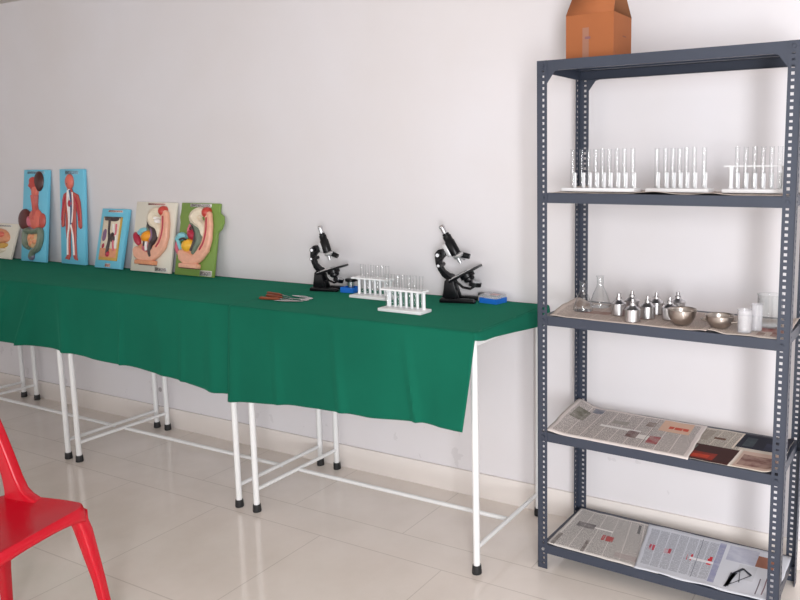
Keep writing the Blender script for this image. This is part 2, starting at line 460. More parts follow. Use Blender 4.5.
# ------------------------------------------------------------------ newspapers
GREY, RED = (78, 74, 74), (176, 50, 54)
PAPER, PAPER2 = (214, 204, 200), (222, 220, 224)
def cols(u0, v0, u1, v1, n, c=GREY):
    w = (u1-u0)/n
    return [(u0+i*w+.0035, v0, u0+(i+1)*w-.0035, v1, c, 'text') for i in range(n)]
N_wide = print_mat('newsprint with small columns', PAPER, cols(.03, .05, .97, .95, 9)+[
    (.05, .48, .16, .78, (110, 108, 96), 'photo'), (.16, .8, .24, .95, (110, 116, 132), 'photo'),
    (.3, .44, .6, .5, (226, 222, 220), 'solid'), (.36, .58, .48, .70, (150, 146, 138), 'photo'),
    (.52, .27, .60, .47, (110, 80, 78), 'photo'), (.68, .20, .76, .42, (160, 80, 84), 'photo'), (.60, .28, .68, .40, (226, 220, 216), 'solid'),
    (.60, .68, .66, .82, (130, 112, 104), 'photo'), (.70, .62, .92, .96, (212, 176, 154), 'solid'), (.76, .72, .90, .80, (200, 80, 60), 'head'),
    (.27, .04, .274, .9, (150, 144, 140), 'solid'), (.66, .05, .664, .95, (120, 114, 110), 'solid')])
N_photo = print_mat('newsprint with dark photographs', (206, 196, 184), cols(.02, .04, .66, .96, 6)+[
    (.0, .35, .16, .55, (120, 104, 92), 'photo'), (.22, .60, .40, .92, (150, 140, 130), 'photo'),
    (.26, .0, .68, .46, (64, 34, 32), 'solid'), (.36, .05, .56, .24, (150, 50, 36), 'photo'), (.40, .08, .52, .17, (196, 66, 40), 'photo'), (.28, .3, .38, .42, (110, 116, 108), 'photo'),
    (.43, .68, .52, .74, (104, 74, 60), 'solid'),
    (.62, .56, 1.0, 1.0, (34, 36, 50), 'solid'), (.66, .62, .74, .9, (70, 80, 86), 'photo'), (.82, .6, .98, .8, (52, 56, 78), 'photo'),
    (.70, .02, .98, .48, (196, 170, 156), 'solid'), (.72, .08, .96, .38, (120, 84, 78), 'photo'),
    (.675, .0, .690, .5, (226, 216, 206), 'solid'), (.605, .5, .618, 1.0, (222, 210, 198), 'solid')])
N_low_left = print_mat('newsprint grey text page', (212, 206, 202), cols(.03, .05, .97, .96, 6)+[
    (.10, .56, .30, .68, (110, 104, 106), 'photo'), (.42, .38, .54, .50, (176, 84, 84), 'head'),
    (.30, .60, .50, .63, (232, 228, 224), 'solid'), (.60, .10, .95, .2, (168, 152, 150), 'photo'), (.02, .02, .06, .3, (120, 112, 108), 'photo'),
    (.30, .03, .33, .30, (122, 112, 108), 'photo'), (.85, .05, .99, .22, (150, 96, 96), 'photo'), (.75, .72, .78, .92, (110, 108, 108), 'solid')])
N_low_right = print_mat('newsprint bluish advert page', (206, 208, 216), cols(.03, .12, .60, .92, 8, (120, 122, 134))+[
    (.06, .44, .10, .56, (186, 84, 98), 'head'), (.17, .44, .22, .54, (190, 90, 100), 'text'), (.20, .46, .22, .56, (176, 64, 78), 'head'), (.34, .42, .38, .56, (200, 48, 60), 'head'),
    (.485, .42, .515, .60, (206, 44, 52), 'head'), (.36, .45, .58, .5, (232, 230, 234), 'solid'),
    (.41, .1, .414, .94, (112, 114, 126), 'solid'),
    (.53, .1, .575, .95, (150, 152, 182), 'photo'), (.575, .06, .98, .98, (210, 212, 220), 'solid'), (.6, .62, .80, .95, (176, 178, 196), 'photo'),
    (.80, .62, .92, .86, (150, 100, 82), 'solid'), (.86, .08, .868, .40, (110, 100, 110), 'solid'), (.9, .10, .908, .44, (130, 100, 110), 'solid'),
    (.70, .3, .82, .6, (196, 198, 204), 'photo')])
N_tan = print_mat('newsprint brown toned page', (204, 190, 182), cols(.03, .05, .97, .95, 8, (140, 124, 116))+[
    (.14, .34, .34, .5, (150, 112, 104), 'photo'), (.46, .3, .62, .52, (190, 128, 122), 'photo'), (.04, .6, .12, .9, (150, 128, 118), 'photo'), (.72, .5, .95, .9, (182, 166, 158), 'photo')])
N_tan2 = print_mat('newsprint tan page with red block', (200, 188, 180), cols(.03, .05, .97, .95, 7, (140, 124, 116))+[
    (.56, .30, .80, .62, (150, 84, 84), 'photo'), (.62, .1, .72, .24, (110, 84, 78), 'photo'), (.80, .1, .96, .5, (140, 100, 96), 'photo'), (.08, .5, .3, .9, (176, 164, 156), 'photo')])
def newspaper(quad, z, mat, label, curl=(), wob=.0025, layers=1, seed=0, lift=0.001):
    """quad: rack-local corners front-left, front-right, back-right, back-left; curl = list of (fn) heights"""
    m = MB(); q = [Vector((a, b, 0)) for a, b in quad]
    def f(s, t):
        p = (q[0]*(1-s)+q[1]*s)*(1-t)+(q[3]*(1-s)+q[2]*s)*t
        edge = max(0, 1-min(s, 1-s, t, 1-t)*6)
        h = lift+wob*abs(noise.noise(Vector((p.x*9+seed, p.y*9, seed))))*(.25+edge)
        for fn in curl: h += fn(s, t)
        jag = .004*noise.noise(Vector((s*6+seed, t*6, 2.2)))*edge
        return (p.x+jag, p.y+jag, z+h)
    m.grid(f, 60, 24)
    o = m.build('newspaper', mat, solid=.0009*layers, soff=1, ang=80)
    o.matrix_world = RM
    return tag(o, label, 'newspaper', 'newspapers lining the rack shelves')
L2, L3, L4, L5 = LEV[3], LEV[2], LEV[1], LEV[0]
newspaper([(.045, .01), (.815, .012), (.81, .30), (.045, .30)], L2, N_tan, 'newspaper lining the test tube shelf, its wavy edge barely seen under the racks', seed=3, wob=.002,
          curl=[lambda s, t: .016*smoothstep(.09, 0, s)*smoothstep(.2, .8, t), lambda s, t: .008*math.exp(-((s-.48)/.08)**2)*smoothstep(.35, 0, t), lambda s, t: .006*math.exp(-((s-.72)/.05)**2)*smoothstep(.3, 0, t)])
newspaper([(.045, .006), (.60, .004), (.60, .31), (.012, .31)], L3, N_tan, 'tan newspaper under the flasks and spirit lamps, left corner curling up', seed=5,
          curl=[lambda s, t: .016*smoothstep(.10, 0, s)*smoothstep(-.1, .5, t), lambda s, t: .004*math.exp(-((s-.97)/.05)**2)*smoothstep(.4, 0, t)])
newspaper([(.605, .004), (.835, .006), (.835, .30), (.605, .31)], L3, N_tan2, 'tan newspaper with red print under the glass beaker', seed=8,
          curl=[lambda s, t: .006*smoothstep(.25, 0, s)*smoothstep(.5, 0, t), lambda s, t: .012*smoothstep(.8, 1, s)*smoothstep(.3, 1, t)])
newspaper([(.36, .010), (.836, .008), (.832, .325), (.40, .325)], L4, N_photo, 'newspaper with dark colour photographs at right of fourth shelf', seed=9,
          curl=[lambda s, t: .012*smoothstep(.9, 1, s)])
newspaper([(.035, .004), (.555, -.006), (.53, .325), (.010, .332)], L4, N_wide, 'text-filled newspaper at left of fourth shelf, back left corner raised', seed=12, layers=2, lift=.004,
          curl=[lambda s, t: .020*smoothstep(.2, 0, s)*smoothstep(-.1, .8, t)+.006*smoothstep(.12, 0, s), lambda s, t: -.003*smoothstep(.04, 0, t)])
newspaper([(.034, .008), (.46, .006), (.36, .328), (.026, .328)], L5, N_low_left, 'grey newspaper page at left of bottom shelf', seed=14,
          curl=[lambda s, t: .003*smoothstep(.1, 0, s)])
newspaper([(.375, -.004), (.84, .004), (.84, .330), (.315, .326)], L5, N_low_right, 'bluish newspaper page with red headings at right of bottom shelf', seed=17, lift=.0035, layers=2,
          curl=[lambda s, t: .004*smoothstep(.1, 0, t)*math.sin(s*9)**2])
# ink drawing of a shard shape printed on the bottom right page is part of that page: a dark arc made as print
pp = [o for o in COL.objects if o.name.startswith('newspaper')][-1]
m = MB()
def pg(s, t): return Vector((.375*(1-s)*(1-t)+.84*s+.315*(1-s)*t, -.004*(1-s)*(1-t)+.004*s*(1-t)+.325*s*t+.318*(1-s)*t, L5+.0078))
dark = [((.655, .08), (.69, .40), .010), ((.69, .40), (.735, .52), .009), ((.735, .52), (.80, .42), .007), ((.665, .10), (.675, .38), .012), ((.70, .18), (.80, .42), .003), ((.70, .18), (.66, .10), .004), ((.72, .46), (.74, .22), .002)]
for a, b, w in dark:
    A, B = pg(*a), pg(*b); d = (B-A).normalized(); n = Vector((-d.y, d.x, 0))*w
    m.face([m.bm.verts.new(A-n*.6), m.bm.verts.new(B-n), m.bm.verts.new(B+n*.4), m.bm.verts.new(A+n*.3)])
m.build('printed_drawing', plain('dark print ink', (54, 56, 66), .8), pp)['label'] = 'dark angular drawing printed on the page'

# ------------------------------------------------------------------ cardboard box on top
bx = empty('cardboard_box', on_rack(.150, .180, H), 'open brown cardboard box standing on top of the metal rack', 'box', rz=RROT-.02)
w2, d2, h2 = .089, .078, .158
b = MB(); t = .003
b.box(-w2, w2, -d2, -d2+t, 0, h2); b.box(-w2, w2, d2-t, d2, 0, h2)
b.box(-w2, -w2+t, -d2+t, d2-t, 0, h2); b.box(w2-t, w2, -d2+t, d2-t, 0, h2)
b.box(-w2+t, w2-t, -d2+t, d2-t, 0, t)
b.build('carton', M_cardboard, bx)
def flap(p0, p1, q1, q0, name='flap', mat=M_cardboard):
    m = MB(); m.face([m.bm.verts.new(p) for p in (p0, p1, q1, q0)])
    m.build(name, mat, bx, solid=.003, soff=0)
flap((-w2, -d2, h2), (w2, -d2, h2), (w2-.010, -.030, h2+.105), (-w2+.018, -.030, h2+.105))
flap((w2, d2, h2), (-w2, d2, h2), (-w2+.018, .020, h2+.105), (w2-.010, .020, h2+.105), mat=M_cardboard_in)
flap((w2-.001, -d2+.006, h2), (w2-.001, d2-.006, h2), (w2-.05, d2-.03, h2-.055), (w2-.05, -d2+.03, h2-.055), mat=M_cardboard_in)
MB().box(-.026, -.002, -d2-.0006, -d2, .01, h2-.045).build('tape', M_tape, bx)
MB().box(-.016, .004, -d2-.0012, -d2-.0006, .075, .083).build('printed_mark', plain('violet print', (122, 84, 92), .7), bx)
MB().box(w2, w2+.0006, .0, .03, .085, .089, M=None).build('printed_mark', plain('brown print', (120, 66, 50), .7), bx)

# ------------------------------------------------------------------ test tubes and racks
tube_me = None
def test_tube(p, tilt, label, group, r=.0074, L=.132, inverted=False):
    global tube_me
    if tube_me is None:
        m = MB(); R = .0074
        prof = [(0, 0)]+[(R*math.sin(a*PI/12), R-R*math.cos(a*PI/12)) for a in range(1, 7)]+[(R, L-.002), (R+.0013, L-.001), (R+.0013, L), (R-.0008, L)]
        o = m.lathe(prof, n=18).build('test_tube', M_tube); tube_me = o
    else:
        o = tube_me.copy(); COL.objects.link(o)
    o.location = p
    o.rotation_euler = tilt
    if inverted: o.location = Vector(p)+Vector((0, 0, L)); o.rotation_euler = (PI+tilt[0], tilt[1], 0)
    return tag(o, label, 'test tube', group)
def tube_rack(loc, rz, Wd, label, pegs, plate=True, depth=.076, ph=.064):
    if plate: ph = .081 if depth > .072 else .062
    r = empty('test_tube_rack', loc, label, 'test tube rack', 'white plastic test tube racks', rz)
    MB().box(-Wd/2, Wd/2, -depth/2, depth/2, 0, .0125, bev=.0025).build('base', M_plastic_white, r)
    for x in pegs:
        MB().lathe([(.0066, .0120), (.0062, .02), (.0060, ph-.004), (.0050, ph), (0, ph+.001)], (x, .0165, 0), 12).build('peg', M_plastic_white, r)
    if plate:
        # upper plate with real holes: strips between the holes
        m = MB(); z0, z1 = .083, (.0895 if depth > .072 else .0860); hw = .0098; y0, y1 = -.026, .026; ex = Wd/2-.004
        xs = sorted(plate)
        m.box(-ex, ex, y0, -hw, z0, z1); m.box(-ex, ex, hw, y1, z0, z1)
        edge = -ex
        for x in xs: m.box(edge, x-hw, -hw, hw, z0, z1); edge = x+hw
        m.box(edge, ex, -hw, hw, z0, z1)
        m.build('upper_plate', M_plastic_white, r)
        for x in (-ex+.014, ex-.014):
            MB().lathe([(.0085, .012), (.0065, .022), (.0062, .07), (.0085, .083)], (x, .012, 0), 12).build('pillar', M_plastic_white, r)
    return r
def R2(x, y, a): return (x*math.cos(a)-y*math.sin(a), x*math.sin(a)+y*math.cos(a))
# the two on the green table
for k, (cx, cy, rz, nm, tilts) in enumerate((
        (-.5995, -.388, -.01, 'rack at the green table\'s front', [(0, 0), (.02, .10), (0, 0), (.02, -.03), (0, .0), (.0, .03), (0, .14)]),
        (-.905, -.195, -.01, 'rack behind it on the green table', [(0, 0), (.03, 0), (0, .02), (0, 0), (.02, -.02), (0, .02)]))):
    lab = ('white plastic rack of seven test tubes at the front of the green table' if k == 0 else
           'white plastic rack of six test tubes behind, between the left microscope and front rack')
    if k == 0: xs = [-.068, -.041, -.014, .013, .040, .067, .094]; xs = [x-.015 for x in xs]
    else: xs = [-.058, -.030, -.002, .026, .054, .080]
    tube_rack((cx, cy, CZ), rz, .208, lab, [x for x in xs], plate=xs)
    for i, x in enumerate(xs):
        dx, dy = R2(x, 0, rz)
        test_tube((cx+dx, cy+dy, CZ+.0128), (tilts[i][0]*.3, tilts[i][1]*.3, 0),
                  '%s test tube from left in the white %s' % (ORD[i], nm), 'test tubes in the %s' % nm)
# three on the rack: tubes stand before white pegs
def shelf_rack(x0, x1, y, tubes, nm, lab, plate):
    cx = (x0+x1)/2; c = on_rack(cx, y, L2+.0046)
    tube_rack(c, RROT, x1-x0, lab, [x-cx for x in tubes], plate=[x-cx for x in tubes] if plate else None, depth=.07)
    for i, x in enumerate(tubes):
        p = on_rack(x, y, L2+.0046+.0128)
        test_tube(p, (0, 0, 0), '%s glass test tube from left in %s' % (ORD[i], nm), 'test tubes in %s' % nm, inverted=False)
shelf_rack(.066, .334, .09, [.094, .128, .153, .181, .206, .231, .259, .286, .316], 'leftmost rack on second shelf', 'white test tube rack at the left of the second shelf, holding nine tubes', False)
shelf_rack(.360, .572, .125, [.388, .418, .443, .466, .489, .515, .548], 'middle rack on second shelf', 'white test tube rack in the middle of the second shelf', False)
shelf_rack(.612, .812, .135, [.651, .678, .705, .731, .757, .782], 'rightmost rack on second shelf', 'white test tube rack with upper plate at the right of second shelf', True)

# ------------------------------------------------------------------ glassware, lamps, bowls on the third shelf
PZ = L3+.0040
def lathe_thing(name, prof, lx, ly, mat, label, cat, group=None, z=PZ, n=32):
    o = MB().lathe(prof, n=n).build(name, mat, ang=50); o.location = on_rack(lx, ly, z)
    return tag(o, label, cat, group)
def flask(lx, ly, s, label):
    lathe_thing('conical_flask', [(0, 0), (.034*s, 0), (.037*s, .004*s), (.036*s, .012*s), (.024*s, .047*s), (.0135*s, .068*s), (.0115*s, .076*s), (.0115*s, .104*s), (.0145*s, .108*s), (.0130*s, .109*s)],
                lx, ly, M_glass, label, 'flask', 'conical flasks')
flask(.115, .137, 1.0, 'clear glass conical flask in front of the left rear rack post')
flask(.140, .235, 1.07, 'clear glass conical flask behind and right of the other flask')
lamp0 = None
def spirit_lamp(lx, ly, label):
    global lamp0
    p = on_rack(lx, ly, PZ)
    if lamp0 is None:
        r = empty('spirit_lamp', p, label, 'spirit lamp', 'steel spirit lamps')
        MB().lathe([(0, 0), (.0245, 0), (.026, .002), (.026, .038), (.0275, .039), (.0275, .0415), (.025, .043), (.011, .054), (.010, .058), (0, .058)]).build('body', M_steel, r, ang=22)
        MB().lathe([(.010, .057), (.010, .063), (.0062, .065), (.0062, .076), (.0045, .077), (0, .0775)], n=18).build('wick_holder', M_steel, r)
        lamp0 = r
        return r
    return dup(lamp0, p, 0, label)
for lx, ly, lb in ((.258, .125, 'steel spirit lamp leftmost of the cluster, nearest the flasks'),
                   (.279, .200, 'steel spirit lamp at the back left of the cluster'),
                   (.340, .043, 'steel spirit lamp standing alone at the front of the cluster'),
                   (.366, .118, 'steel spirit lamp in the middle of the cluster'),
                   (.368, .205, 'steel spirit lamp at the back middle of the cluster'),
                   (.440, .135, 'steel spirit lamp just behind left of the larger bowl, half hidden'),
                   (.432, .250, 'steel spirit lamp at back right, behind the larger bowl')):
    spirit_lamp(lx, ly, lb)
def bowl(lx, ly, R, h, label, lugs=False):
    prof = [(0, 0), (R*.45, 0)]
    for a in range(1, 9):
        u = a/8; prof.append((R*(.45+.55*math.sin(u*PI/2)), h*(1-math.cos(u*PI/2))*.6+h*.4*u))
    prof += [(R+.0025, h+.0008), (R+.0015, h+.002), (R-.0015, h)]
    for a in range(7, -1, -1):
        u = a/8; prof.append(((R*(.45+.55*math.sin(u*PI/2)))-.0015, h*(1-math.cos(u*PI/2))*.6+h*.4*u+.0016))
    prof.append((0, .0016))
    r = empty('metal_bowl', on_rack(lx, ly, PZ), label, 'bowl', 'metal bowls')
    MB().lathe(prof, n=36).build('bowl_body', M_bowlsteel, r, ang=60)
    if lugs:
        for s in (-1, 1):
            MB().tube([(s*(R*.86), -.014, h*.55), (s*(R+.012), -.011, h*.62), (s*(R+.016), 0, h*.62), (s*(R+.012), .011, h*.62), (s*(R*.86), .014, h*.55)], .0035, 8).build('lug_handle', M_bowlsteel, r)
    return r
bowl(.503, .068, .047, .050, 'deeper steel bowl at the front, beside the spirit lamps')
bowl(.627, .072, .045, .041, 'shallower steel bowl with lug handles, left of the plastic cups', True)
def cup(lx, ly, R, h, label, mat=M_plastic_clear, rim=True):
    prof = [(0, 0), (R*.93, 0), (R*.95, .002), (R, h-.002), (R+.0015, h-.001), (R+.0012, h), (R-.0008, h), (R*.92, .004), (0, .003)]
    return lathe_thing('plastic_cup', prof, lx, ly, mat, label, 'cup', 'small plastic cups')
cup(.710, .050, .0225, .072, 'milky clear plastic cup at front, right of the shallower bowl')
cup(.738, .092, .018, .085, 'clear plastic cup behind the front cup, beside the beaker')
b = MB(); R = .040; h = .106
prof = [(0, 0), (R*.95, 0), (R, .005), (R, h-.004), (R+.0022, h-.001), (R+.0016, h), (R-.0016, h-.001), (R-.0018, .006), (0, .0025)]
o = b.lathe(prof, n=40).build('glass_beaker', M_glass, ang=50); o.location = on_rack(.762, .172, PZ)
tag(o, 'large clear glass beaker at the right end of the third shelf', 'beaker')

# ------------------------------------------------------------------ microscopes
def microscope(loc, rz, tilt, label):
    r = empty('microscope', loc, label, 'microscope', 'black microscopes', rz)
    # horseshoe base
    pts = []
    m = MB()
    m.prism([(-.066, 0), (.088, 0), (.088, .010), (.078, .016), (-.056, .019), (-.066, .014)], .026, .052, bev=.002)
    m.prism([(-.066, 0), (.088, 0), (.088, .010), (.078, .016), (-.056, .019), (-.066, .014)], -.052, -.026, bev=.002)
    m.prism([(-.070, 0), (.0, 0), (-.004, .019), (-.062, .021)], -.046, .046, bev=.003)
    m.build('base', M_black, r)
    m = MB()
    for s in (-1, 1):
        m.prism([(-.062, .015), (.012, .015), (-.004, .060), (-.012, .098), (-.034, .103), (-.050, .088), (-.055, .05)], s*.021-.007, s*.021+.007, bev=.002)
    m.box(-.052, .0, -.016, .016, .015, .048, bev=.003)
    m.build('pillar', M_black, r)
    PV = Vector((-.03, 0, .087))
    T = Matrix.Translation(PV) @ Matrix.Rotation(-tilt, 4, 'Y') @ Matrix.Translation(-PV)
    def put(mb, name, mat, par=r): 
        o = mb.build(name, mat, par)
        o.data.transform(T); return o
    # curved limb
    m = MB()
    arm = [(-.030, .075), (-.040, .095), (-.052, .120), (-.055, .150), (-.052, .180), (-.042, .205), (-.030, .222), (-.012, .228),
           (.006, .222), (.010, .205), (.004, .190), (-.012, .185), (-.024, .178), (-.032, .160), (-.030, .138), (-.020, .118), (-.004, .104), (-.010, .075)]
    m.prism(arm, -.0135, .0135, bev=.003)
    a = put(m, 'arm', M_black)
    # knobs
    for (kx, kz, kr, nm) in ((-.018, .207, .0125, 'coarse_focus_knob'), (-.036, .166, .0095, 'fine_focus_knob')):
        k = put(MB().cyl((kx, -.034, kz), (kx, .034, kz), kr, n=20), nm, M_black, a)
        m = MB()
        for s in (-1, 1): m.cyl((kx, s*.034, kz), (kx, s*.037, kz), kr*.62, n=16)
        put(m, 'knob_cap', M_chrome, k)
    put(MB().cyl((-.022, -.026, .09), (-.022, .026, .09), .009, n=16), 'hinge_pin', M_black)
    # rack slide and body tube
    put(MB().box(.008, .027, -.007, .007, .180, .236, bev=.002), 'rack_slide', M_satin)
    AX = .046
    m = MB()
    m.lathe([(0, .174), (.0205, .174), (.0215, .178), (.0215, .236), (.0185, .240), (.0185, .262), (.0145, .266), (.0145, .274), (0, .274)], (AX, 0, 0), 24)
    tb = put(m, 'body_tube', M_black)
    put(MB().lathe([(.0108, .274), (.0108, .300), (.0125, .301), (.0125, .309), (.010, .312), (0, .311)], (AX, 0, 0), 20), 'eyepiece', M_chrome, tb)
    # revolving nosepiece and objectives
    n1 = put(MB().lathe([(0, .176), (.014, .176), (.024, .170), (.026, .164), (.022, .157), (0, .153)], (AX+.008, 0, 0), 24), 'nosepiece', M_satin)
    put(MB().cyl((AX, 0, .160), (AX, 0, .132), .0095, .0075, 16), 'objective', M_satin, n1)
    put(MB().cyl((AX+.014, 0, .168), (AX+.048, 0, .140), .0130, .0115, 16), 'objective', M_black, n1)
    put(MB().cyl((AX+.006, .014, .164), (AX+.014, .036, .142), .0095, .0075, 16), 'objective', M_satin, n1)
    # stage
    st = put(MB().box(-.022, .108, -.058, .058, .080, .0905, bev=.002), 'stage', M_black)
    put(MB().box(-.019, .092, -.054, .054, .0906, .0922, bev=.0004), 'stage_plate', M_plate, st)
    for s in (-1, 1):
        put(MB().tube([(-.008, s*.036, .094), (.02, s*.030, .0955), (.048, s*.022, .0935)], .0022, 6), 'stage_clip', M_chrome, st)
    put(MB().lathe([(0, .046), (.016, .046), (.024, .052), (.024, .062), (.032, .066), (.032, .083), (0, .083)], (AX, 0, 0), 20), 'condenser', M_black)
    # mirror on its fork
    put(MB().tube([(-.012, 0, .078), (.004, 0, .038), (.03, 0, .018), (.050, 0, .020)], .0055, 8), 'mirror_bracket', M_black)
    mi = MB(); mi.cyl((.054, 0, .020), (.064, 0, .033), .027, .027, 24)
    mm = put(mi, 'mirror', M_black)
    put(MB().cyl((.0642, 0, .0333), (.0648, 0, .0341), .023, .023, 24), 'mirror_glass', M_chrome, mm)
    return r
microscope((-1.240, -.118, CZ), .22, math.radians(17), 'black microscope at the left, behind the dissecting tools').scale = (.90, .90, .92)
microscope((-.530, -.100, CZ), .26, math.radians(28), 'black microscope tilted further back, at right near the rack')

# ------------------------------------------------------------------ blue boxes by the microscopes
def slide_box(loc, rz, sx, sy, h, label, lid=True):
    r = empty('slide_box', loc, label, 'box', 'blue plastic boxes', rz)
    m = MB(); t = .002
    m.box(-sx, sx, -sy, sy, 0, t)
    m.box(-sx, sx, -sy, -sy+t, t, h); m.box(-sx, sx, sy-t, sy, t, h); m.box(-sx, -sx+t, -sy+t, sy-t, t, h); m.box(sx-t, sx, -sy+t, sy-t, t, h)
    m.build('tray', M_blue_plastic, r)
    if lid:
        m = MB()
        m.box(-sx+.002, sx-.002, -sy+.002, sy-.002, h+.012, h+.0135)
        m.box(-sx+.002, sx-.002, -sy+.002, -sy+.0035, h, h+.012); m.box(-sx+.002, sx-.002, sy-.0035, sy-.002, h, h+.012)
        m.box(-sx+.002, -sx+.0035, -sy+.0035, sy-.0035, h, h+.012); m.box(sx-.0035, sx-.002, -sy+.0035, sy-.0035, h, h+.012)
        m.build('clear_lid', M_plastic_clear, r)
        MB().box(-sx*.7, sx*.6, -sy*.6, sy*.6, t, h+.004, bev=.002).build('foam_insert', plain('pale foam', (206, 206, 214), .8), r)
        MB().box(-sx*.2, sx*.75, -sy*.5, sy*.4, h+.0136, h+.0139).build('paper_label', plain('reddish paper', (206, 176, 178), .7), r)
    return r
slide_box((-.380, -.062, CZ), -.18, .046, .036, .022, 'blue plastic box with clear lid beside the right microscope')
slide_box((-1.100, -.112, CZ), .05, .036, .028, .024, 'small blue plastic box beside the left microscope, partly behind test tubes', False)
r = empty('eyepiece_canister', (-1.100, -.108, CZ+.0022), 'small silver canister with black cap standing in the left blue box', 'canister')
MB().lathe([(0, 0), (.016, 0), (.016, .046), (0, .046)], n=20).build('canister_body', M_chrome, r)
MB().lathe([(.024, .046), (.026, .048), (.026, .058), (.023, .060), (0, .060)], n=20).build('cap', M_black, r)
MB().box(.02, .05, -.006, .006, .050, .055, bev=.001).build('cap_tab', M_black, r)
r = empty('lens_cap', (-.445, -.048, CZ), 'small white and black lens cap between the right microscope and blue box', 'cap')
MB().lathe([(0, 0), (.013, 0), (.014, .003), (.012, .024), (0, .024)], n=18).build('cap_body', M_plastic_white, r)
MB().lathe([(.014, .024), (.015, .026), (.013, .034), (0, .035)], n=18).build('cap_top', M_black, r)

# ------------------------------------------------------------------ dissecting instruments
def handled(loc, rz, L1, L2_, kind, label):
    r = empty('dissecting_'+kind, loc, label, 'dissecting tool', 'dissecting instruments', rz)
    MB().tube([(0, 0, .007), (.01, 0, .0075), (.04, 0, .007), (L1*.8, 0, .0068), (L1, 0, .0065)], [.0045, .0068, .0062, .0066, .0042], 10).build('handle', M_wood, r)
    if kind == 'needle': MB().cyl((L1, 0, .0065), (L1+L2_, 0, .004), .002, .0008, 8).build('needle_shaft', M_chrome, r)
    else: MB().prism([(L1-.006, .004), (L1+L2_*.4, .003), (L1+L2_, .0045), (L1+L2_*.4, .0085), (L1-.006, .0088)], -.0012, .0012).build('blade', M_chrome, r)
    return r
handled((-1.400, -.325, CZ), -.16, .105, .06, 'needle', 'brown-handled dissecting needle at the back of the tool pile')
handled((-1.352, -.378, CZ), -.10, .105, .07, 'knife', 'brown-handled dissecting knife in the middle of the tool pile')
handled((-1.330, -.440, CZ), .22, .10, .05, 'needle', 'brown-handled dissecting needle nearest the front of the table')
def forceps(loc, rz, label):
    r = empty('forceps', loc, label, 'forceps', 'dissecting instruments', rz)
    for s in (-1, 1):
        MB().tube([(0, 0, .004), (.02, s*.004, .004), (.06, s*.009, .004), (.10, s*.006, .004), (.13, s*.0012, .004)], [.0035, .0045, .005, .0035, .001], 8, flat=.5, ref=(0, 0, 1)).build('arm', M_chrome, r)
    return r
forceps((-1.235, -.445, CZ), .30, 'steel forceps lying beside the brown tool handles')
forceps((-1.255, -.318, CZ), -.10, 'steel forceps behind the scissors in the tool pile')
r = empty('scissors', (-1.16, -.375, CZ), 'small steel scissors at the right end of the tool pile', 'scissors', 'dissecting instruments', rz=PI+.25)
for s in (-1, 1):
    m = MB(); m.tube([(.075, s*-.003, .004+.0015*s), (.035, s*.0, .004+.0015*s), (.0, s*.008, .0045+.001*s), (-.02, s*.012, .0045)], [.001, .0034, .003, .0026], 8, flat=.6)
    bl = m.build('blade', M_chrome, r)
    ring = [(-.034+.016*math.cos(a*PI/8), s*.018+.011*math.sin(a*PI/8), .0045) for a in range(17)]
    MB().tube(ring, .0026, 8, cap=False).build('finger_ring', M_chrome, bl)

# ------------------------------------------------------------------ anatomy models
C_skyblue = plain('sky blue board paint', (112, 196, 224), .4)
C_cream = plain('cream board paint', (226, 220, 206), .45)
C_green = plain('leaf green board paint', (122, 152, 72), .45)
def paint(name, rgb): return plain(name, rgb, .35, var=.06, vscale=60)
P_skin = paint('peach skin paint', (232, 172, 146)); P_skin2 = paint('orange flesh paint', (222, 150, 112))
P_red = paint('muscle red paint', (190, 66, 56)); P_rust = paint('body red paint', (188, 82, 72)); P_dkred = paint('liver brown paint', (92, 40, 38))
P_pink = paint('organ pink paint', (208, 104, 122)); P_crimson = paint('crimson paint', (176, 42, 66)); P_coral = paint('coral paint', (216, 108, 92))
P_tan = paint('bowel tan paint', (214, 176, 132)); P_olive = paint('colon grey green paint', (112, 124, 108)); P_dark = paint('dark vessel paint', (66, 52, 52))
P_orange = paint('bladder orange paint', (236, 154, 40)); P_ltblue = paint('light blue tissue paint', (136, 200, 212)); P_bone = paint('bone cream paint', (226, 212, 190))
P_white = paint('white nerve paint', (232, 228, 226)); P_navy = paint('deep blue vein paint', (62, 84, 120)); P_gold = paint('ochre frame paint', (206, 160, 78))
P_purple = paint('purple tissue paint', (130, 96, 128)); P_grey = paint('grey violet paint', (120, 112, 130)); P_brown = paint('hair brown paint', (74, 36, 34))
M_caption = print_mat('printed caption strip', (226, 224, 220), [(0.05, .1, .95, .9, (120, 112, 112), 'head')])
M_caption_red = print_mat('printed red title strip', (222, 204, 196), [(0.03, .1, .97, .9, (170, 110, 104), 'head')])
M_caption_dark = print_mat('printed dark title strip', (150, 194, 212), [(0.03, .1, .97, .9, (104, 130, 150), 'head')])

